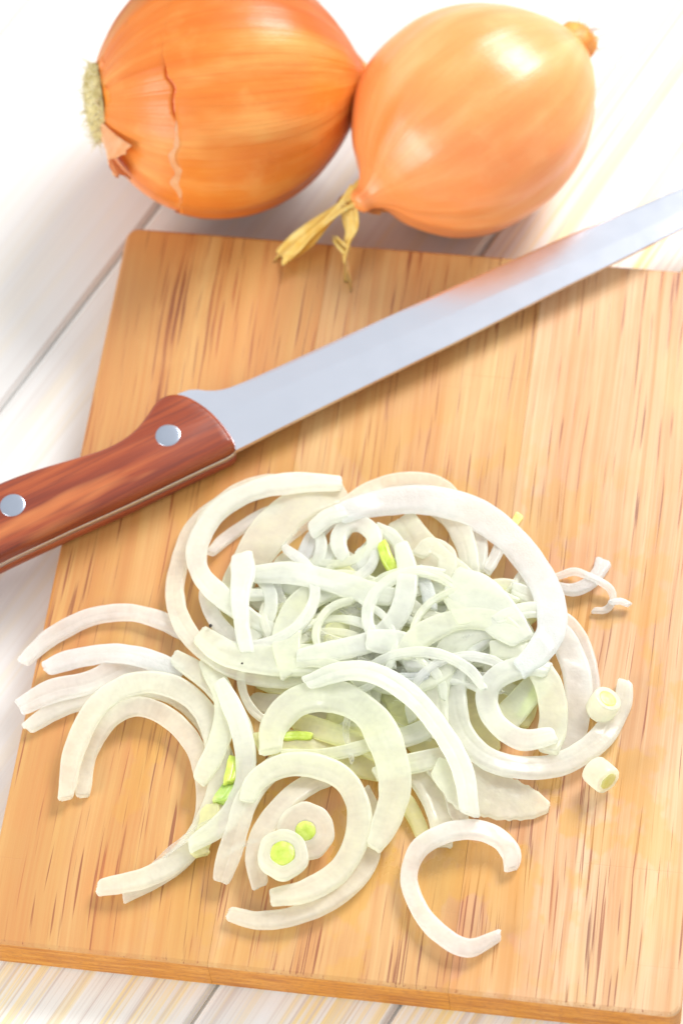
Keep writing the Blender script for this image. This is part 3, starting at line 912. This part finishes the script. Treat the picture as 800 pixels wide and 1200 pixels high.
# --- left cluster
strip([(28, 775), (60, 747), (105, 724), (150, 718), (190, 728), (222, 746)], 'pink', 'long white arched strip, uppermost at the left, its end over the board edge', w=23, t=3.0)
strip([(33, 853), (60, 836), (95, 822), (135, 812), (175, 812)], 'white', 'short white strip with a cut end, lowest of the fan at the left board edge', w=23, t=3.4)
strip([(24, 828), (60, 811), (105, 800), (140, 784), (168, 779), (205, 790)], 'pink', 'broad pinkish white strip fanning over the left board edge under the bright one', w=30, t=3.0)
strip([(54, 783), (85, 773), (130, 766), (168, 771), (212, 788)], 'wet', 'bright glistening white strip with a rounded left end, second from the top at the left', w=25, t=3.8)
strip([(110, 850), (150, 812), (200, 812), (240, 845), (262, 892), (264, 930)], 'clear', 'middle yellowish strip of the arch at the left of the pile', w=26, t=2.6)
strip([(97, 931), (104, 880), (128, 843), (160, 828), (198, 842), (226, 872), (240, 912), (240, 955), (222, 996), (190, 1025), (146, 1050)], 'clear', 'inner translucent arched strip at the left, ending at the lower left below its twin', w=25, t=3.0)
strip([(77, 934), (87, 880), (114, 828), (158, 802), (204, 805), (238, 832), (254, 872), (256, 925), (236, 975), (204, 1010), (166, 1030), (118, 1040)], 'clear', 'outer broad translucent arched strip at the left, frosted flat end on bare wood', w=28, t=3.2)
strip([(205, 770), (232, 790), (255, 812), (282, 850), (292, 890)], 'green', 'pale green strip running down from the big left ring into the arch', w=25, t=2.8)
# green sprout bits and pale stalk
strip([(248, 945), (243, 970), (233, 992), (236, 1000)], 'yellow', 'pale yellow square-cut stalk below the bright green bit', w=24, t=3.0, group='shoot pieces', cat='onion stalk', name='onion_stalk')
strip([(256, 940), (264, 930), (270, 921)], 'sprout', 'bright green bit of shoot above the pale square-cut stalk', w=19, t=3.2, group='shoot pieces', cat='green shoot', name='green_shoot')
strip([(268, 918), (272, 903), (274, 890)], 'core', 'yellow green shoot bit standing between two strips near the left', w=15, t=3.2, group='shoot pieces', cat='green shoot', name='green_shoot')
strip([(242, 775), (262, 815), (262, 850), (250, 885), (234, 915)], 'green', 'smooth strip crossing over the right leg of the left arch', w=26, t=3.2)
strip([(258, 800), (278, 842), (288, 885), (284, 930), (262, 964), (224, 990)], 'white', 'curved strip with a bright white cut end pointing left, beside the green bits', w=25, t=3.8)
strip([(352, 884), (318, 903), (290, 938), (276, 980), (260, 1030)], 'clear', 'limp translucent strip hanging down left of the two green coins', w=28, t=2.8)

# --- lower centre
strip([(304, 1036), (300, 1005), (312, 970), (340, 938), (376, 915), (412, 905)], 'clear', 'wide pale strip curving round the left of the two green-cored coins', w=27, t=2.6)
coin(358, 976, 31, 12, 'clear', 'thin translucent round slice with a green core, behind the other coin', (R(6), R(4)), 1.0)
coin(331, 1003, 29, 15.5, 'green', 'front round slice with the larger bright green core', (R(-4), R(3)), .92)
strip([(426, 925), (438, 965), (430, 1012), (398, 1050), (350, 1073), (305, 1079), (270, 1071)], 'clear', 'lowest long curved strip in front of the coins, outermost of two', w=24, t=3.2)
strip([(300, 870), (345, 872), (400, 888), (450, 905)], 'yellow', 'yellow green flat piece seen under the big arch in the centre', w=34, t=2.4)
strip([(345, 845), (385, 858), (425, 872), (455, 890)], 'yellow', 'narrow yellowish strip under the big centre arch beside the green patch', w=26, t=2.4)
strip([(330, 864), (346, 862), (364, 863)], 'core', 'small green patch of shoot lying inside the big centre arch', w=11, t=1.6, group='shoot pieces', cat='green shoot', name='green_shoot')
strip([(330, 884), (370, 886), (415, 878), (445, 868)], 'green', 'thin pale strip crossing inside the big centre arch', w=17, t=2.2)
strip([(290, 938), (300, 916), (330, 899), (366, 898), (400, 912), (419, 942), (419, 982), (398, 1020), (360, 1044), (318, 1052)], 'green', 'hooked strip curving around the right side of the two coins, inner of two', w=29, t=3.6)
strip([(470, 930), (486, 958), (498, 985)], 'yellow', 'narrow yellowish strip left of the paired strips above the lone C-shaped ring', w=19, t=2.6)
strip([(478, 895), (500, 925), (514, 955), (520, 990)], 'green', 'pale green strip running down onto the lone C-shaped ring', w=27, t=2.8)
strip([(500, 890), (528, 925), (540, 962)], 'clear', 'translucent strip leaning beside the one above the C-shaped ring', w=24, t=2.6)
strip([(440, 908), (480, 896), (530, 884)], 'green', 'short flat strip running sideways right of the big centre arch', w=24, t=2.6)
strip([(448, 868), (480, 862), (512, 848)], 'white', 'short white strip end poking out under the long bright curved strip', w=26, t=3.0)
strip([(510, 898, 26), (545, 920, 60), (580, 932, 62), (610, 940, 46), (630, 944, 30), (641, 946, 14)], 'green', 'broad pale piece with a jagged serrated tip pointing right', t=2.6, jag=.22, wob=1.2)
strip([(599, 1017, 17), (598, 1000, 24), (584, 984, 25), (556, 974, 25), (520, 979, 24), (490, 998, 22), (479, 1032, 21), (492, 1068, 21), (516, 1096, 22), (548, 1112, 22), (584, 1096, 12)], 'pink', 'lone open C-shaped onion ring on bare wood at the bottom right', t=3.6)

# --- right cluster
strip([(600, 618, 10), (608, 604, 12)], 'lemon', 'tiny yellow bit of onion on the wood outside the sparkling arch', t=1.2, group='shoot pieces', cat='onion bit', name='onion_bit')
strip([(556, 618), (560, 640), (558, 668)], 'pink', 'short purplish white stub inside the sparkling arch', w=24, t=3.0)
strip([(592, 628), (582, 648), (570, 670)], 'pink', 'thin translucent stub beside the purplish one inside the arch', w=14, t=2.4)
strip([(654, 688, 12), (672, 693, 17), (690, 686, 16), (701, 672, 16), (706, 660, 21)], 'wet', 'small glassy curl with a flared upturned tip at the right of the pile', t=3.0, lift=1.5)
strip([(650, 676), (672, 670), (690, 676), (712, 688), (718, 702), (710, 714), (696, 715)], 'pink', 'thin hooked curl on the wood, rightmost wisp of the pile', w=9, t=2.2)
strip([(716, 706), (726, 704), (735, 708)], 'wet', 'tiny forked white crumb at the tip of the thin hooked curl', w=8, t=2.0, group='loose crumbs', cat='onion crumb', name='onion_crumb')
strip([(640, 716), (668, 735), (686, 768), (695, 815)], 'pink', 'outer pinkish strip arching down to the upper yellow stub at the right', w=21, t=3.0)
strip([(636, 725), (660, 752), (676, 795), (674, 845), (655, 888)], 'pink', 'wide translucent pinkish strip just inside the outer right one', w=34, t=2.6)
strip([(500, 590), (530, 610), (547, 645), (550, 690), (540, 720)], 'clear', 'thin translucent strip bounding the bare wood inside the sparkling arch', w=26, t=2.4)
strip([(500, 700), (535, 690), (570, 700), (600, 730), (620, 770)], 'green', 'pale green strip under the right rings', w=36, t=2.8)
strip([(600, 690), (622, 700), (642, 712)], 'white', 'short white chip beneath the sparkling arch near its right side', w=22, t=2.4)
strip([(610, 840), (622, 820), (632, 800)], 'core', 'green shoot sliver glimpsed inside the right oval ring', w=12, t=2.4, group='shoot pieces', cat='green shoot', name='green_shoot')
strip([(585, 852), (610, 822), (640, 790)], 'green', 'pale sliver of onion filling the right oval ring', w=34, t=2.4)
strip([(572, 745), (545, 768), (533, 810), (540, 855), (568, 888), (612, 900), (658, 894), (700, 868), (727, 828), (732, 800)], 'white', 'long strip sweeping along the lower right to a blunt upright end', w=28, t=3.8)
strip([(515, 860, 20), (512, 810, 30), (525, 765, 34), (560, 738, 34), (600, 735, 30)], 'green', 'broad arc forming the left side of the right-hand rings', t=3.0)
strip([(575, 762), (610, 765), (638, 795), (648, 835), (642, 880)], 'green', 'right side arc of the oval ring at the right', w=34, t=3.2)
strip([(648, 862), (612, 868), (582, 850), (570, 820), (584, 795), (618, 782), (640, 785)], 'white', 'small oval onion ring at the right, the topmost there', w=27, t=3.6)

# --- upper left
strip([(310, 574), (262, 590), (228, 620), (210, 665), (206, 705), (222, 745), (262, 780), (310, 795), (365, 795), (410, 782)], 'clear', 'big thin outer ring round the left of the heap, loosely looped', w=24, t=2.8)
strip([(345, 562), (290, 572), (248, 600), (232, 630)], 'clear', 'thin faint strip lying just outside the bright upper left ring', w=22, t=2.2)
strip([(236, 745, 26), (270, 770, 34), (320, 778, 42), (370, 776, 46), (405, 768, 40)], 'green', 'wide smooth pale strip along the lower left of the heap', t=3.0)
strip([(246, 648), (268, 628), (306, 604), (330, 596)], 'pink', 'narrow strip inside the upper left ring above a gap of bare wood', w=16, t=2.6)
strip([(240, 690), (252, 725), (278, 755)], 'pink', 'thin shadowed strip inside the left loop', w=20, t=2.4)
strip([(402, 574, 40), (370, 584, 54), (335, 606, 58), (305, 640, 52), (282, 678, 40), (270, 720, 30)], 'green', 'broad smooth sheet of onion with a blunt end at the top of the heap', t=2.6)
strip([(398, 566), (350, 566), (300, 575), (256, 600), (232, 640), (236, 675), (262, 702), (300, 730), (330, 745)], 'white', 'thick bright white ring curving round the upper left of the heap', w=26, t=4.0)
strip([(352, 660), (366, 632), (388, 608), (402, 596)], 'wet', 'white strip leaning up to the blunt end of the broad sheet', w=19, t=3.0)
strip([(378, 665), (392, 640), (408, 620)], 'white', 'small strip right of the leaning one near the top', w=16, t=2.6)

# --- top arch
strip([(404, 590), (436, 574), (476, 566), (512, 570), (540, 590)], 'clear', 'thin sheet edge behind the sparkling arch at the top', w=22, t=2.4)
strip([(470, 610, 40), (500, 655, 50), (540, 690, 56), (560, 730, 50)], 'green', 'broad pale flake in the middle under the sparkling arch', t=2.6)
strip([(490, 650), (505, 640), (524, 654), (520, 680)], 'clear', 'small crumpled translucent piece bordering the bare patch under the arch', w=24, t=2.4, jag=.12)
strip([(420, 660), (440, 640), (455, 625)], 'green', 'small flat piece behind the green crescent', w=26, t=2.4)
strip([(404, 655), (396, 636), (404, 620), (422, 616), (438, 630), (436, 652), (420, 664)], 'white', 'small tight curl of onion near the top, left of the green crescent', w=21, t=3.4)
strip([(448, 640), (453, 656), (462, 670)], 'core', 'bright yellow green crescent of shoot near the top of the heap', w=15, t=4.2, lift=1., group='shoot pieces', cat='green shoot', name='green_shoot')
strip([(490, 668), (500, 690), (505, 712)], 'wet', 'short white upright bit right of the finger-like strip', w=18, t=3.0)

heap_strips(42, 17, ['green', 'white', 'clear', 'white', 'film'], (7, 19), (1.4, 2.6), .68, (290, 570, 640, 810), (30, 100))

# --- centre, upper layers
strip([(340, 790), (336, 745), (352, 710), (390, 686), (430, 690), (460, 700)], 'green', 'broad pale arc looping the left of the heap centre', w=36, t=2.8)
strip([(298, 673), (340, 672), (390, 682), (430, 694), (462, 700)], 'white', 'straight bright strip lying across the heap below the broad sheet', w=30, t=3.4)
strip([(284, 652, 26), (285, 672, 30), (282, 700, 24), (284, 735, 19), (290, 765, 18)], 'white', 'upright finger-like strip with a rounded top at the left of the heap', t=3.4)
strip([(470, 640), (477, 668), (475, 700), (464, 728), (440, 752), (395, 764), (350, 770)], 'white', 'long curved strip coming down from a pointed tip beside the green crescent', w=26, t=3.4)
strip([(455, 796), (480, 795), (502, 793)], 'wet', 'small square-cut white tip sticking out in the centre right', w=13, t=3.0)
strip([(430, 750, 26), (465, 755, 34), (484, 768, 36), (488, 785, 24)], 'white', 'rounded bulging white piece in the centre right of the heap', t=3.6)
strip([(470, 770), (495, 745), (535, 728), (575, 728), (605, 745)], 'green', 'wide pale arc bridging the centre and the right rings', w=30, t=3.2)
strip([(530, 680, 40), (560, 700, 60), (590, 728, 50), (612, 750, 30)], 'white', 'broad white flake on top, left of where the sparkling arch ends', t=2.8)
strip([(580, 728), (610, 716), (640, 714)], 'white', 'bright short strip tucked beneath the lower end of the sparkling arch', w=20, t=2.8)
heap_strips(16, 29, ['white', 'green', 'white', 'pink'], (8, 15), (1.8, 2.6), .75, (330, 600, 650, 800), (40, 95))
strip([(316, 880, 26), (322, 850, 36), (350, 822, 40), (394, 816, 40), (436, 842, 40), (458, 888, 40), (462, 930, 38), (450, 968, 32), (438, 992, 20)], 'green', 'largest broad arch in the lower centre, standing over yellow green pieces', t=3.8)
strip([(360, 800, 18), (400, 788, 24), (440, 792, 26), (482, 818, 26), (518, 860, 25), (542, 905, 25), (550, 952, 22)], 'white', 'long bright curved strip running from the centre down to the lower right', t=3.6)
strip([(396, 604, 26), (440, 590, 34), (500, 586, 36), (556, 602, 38), (606, 640, 38), (640, 692, 38), (646, 735, 36), (630, 765, 32), (608, 785, 24)], 'wet', 'big sparkling wet arch of onion across the top right, the topmost strip', t=4.4)
strip([(404, 600), (384, 606), (366, 622)], 'white', 'short white end at the left foot of the sparkling arch', w=22, t=3.0)


# --- thin membranes that slipped off the layers
for pts, w_, lab in (
        ([(182, 1012), (205, 992), (232, 972), (250, 962)], 9, 'filmy shred of membrane on the wood beside the lower left strip ends'),
        ([(300, 985), (280, 992), (262, 1003)], 6, 'thin filmy wisp crossing between the limp strip and the coins'),
        ([(332, 640), (352, 622), (380, 606), (404, 598)], 8, 'filmy thread lying on the broad blunt sheet near the top'),
        ([(540, 800), (556, 792), (574, 796), (584, 806)], 10, 'crinkled filmy scrap left of the right oval ring'),
        ([(420, 772), (440, 782), (452, 796)], 8, 'filmy scrap beside the rounded bulging piece'),
        ([(566, 884), (584, 896), (600, 905)], 9, 'filmy scrap below the long strip at the right rings')):
    strip(pts, 'film', lab, w=w_, t=.5, wob=2.0, group='filmy shreds of membrane', cat='onion membrane', name='onion_membrane')


# --- two short round stubs at the right
def stub(px, py, r_, ln, az, el, label):
    c = at(px, py, T + r_); root = empty('onion_stub', tuple(c), label, 'onion stub', 'short round stubs at the right')
    d = Vector((math.cos(az) * math.cos(el), math.sin(az) * math.cos(el), math.sin(el)))
    root.rotation_euler = d.to_track_quat('Z', 'Y').to_euler(); n = 40
    lift = abs(d.z) * ln / 2 * .6; root.location.z = T + r_ * math.sqrt(1 - d.z ** 2) + abs(d.z) * ln / 2
    bm = bmesh.new(); uvl = bm.loops.layers.uv.new('UVMap'); rows = []
    for rad, z_ in ((.02, -.5), (.7, -.5), (.94, -.48), (1, -.40), (1.02, 0), (1, .42), (.97, .49), (.90, .51), (.62, .49)):
        rows.append([bm.verts.new((rad * r_ * (1 + .05 * noise.noise((math.cos(k * .157), math.sin(k * .157), px))) * math.cos(k * 6.283185 / n), rad * r_ * .93 * math.sin(k * 6.283185 / n), z_ * ln + .0003 * noise.noise((k * .3, rad, px)))) for k in range(n)])
    for r0, r1 in zip(rows, rows[1:]):
        for k in range(n):
            f = bm.faces.new((r0[k], r0[(k + 1) % n], r1[(k + 1) % n], r1[k]))
            for lp in f.loops: lp[uvl].uv = (lp.vert.co.z, math.atan2(lp.vert.co.y, lp.vert.co.x) * .004)
    bm.faces.new(rows[0]); mesh_obj('outer_layer', bm, M['green'], root)
    bm = bmesh.new(); rows = []
    for rad, z_ in ((.66, .40), (.64, .495), (.5, .515), (.25, .50), (.02, .51)):
        rows.append([bm.verts.new((rad * r_ * math.cos(k * 6.283185 / n), rad * r_ * .93 * math.sin(k * 6.283185 / n), z_ * ln)) for k in range(n)])
    for r0, r1 in zip(rows, rows[1:]):
        for k in range(n): bm.faces.new((r0[k], r0[(k + 1) % n], r1[(k + 1) % n], r1[k]))
    bm.faces.new(rows[-1]); mesh_obj('yellow_core', bm, M['lemon'], root)


stub(706, 828, .0044, .0068, R(35), R(62), 'cream round stub with a yellow core, tucked beside the long right strip')
stub(703, 909, .0043, .0070, R(-42), R(14), 'cream round stub alone on the wood, yellow green end facing lower right')

# --- two dark specks
for px, py, r_, lab in ((247, 734, .0006, 'black speck on the white strips at the left of the heap'), (284, 778, .0004, 'tinier brown speck on the wide smooth strip lower left')):
    q = at(px, py, T); z = T
    for _ in range(4):
        z = hmax(q.x, q.y, .0015); q = at(px, py, z)
    bm = bmesh.new(); bmesh.ops.create_icosphere(bm, subdivisions=1, radius=r_)
    for v in bm.verts: v.co *= 1 + .4 * noise.noise(v.co * 4000)
    o = mesh_obj('speck', bm, M['speck'], loc=(q.x, q.y, z + r_ * .6)); tag(o, lab, 'speck')
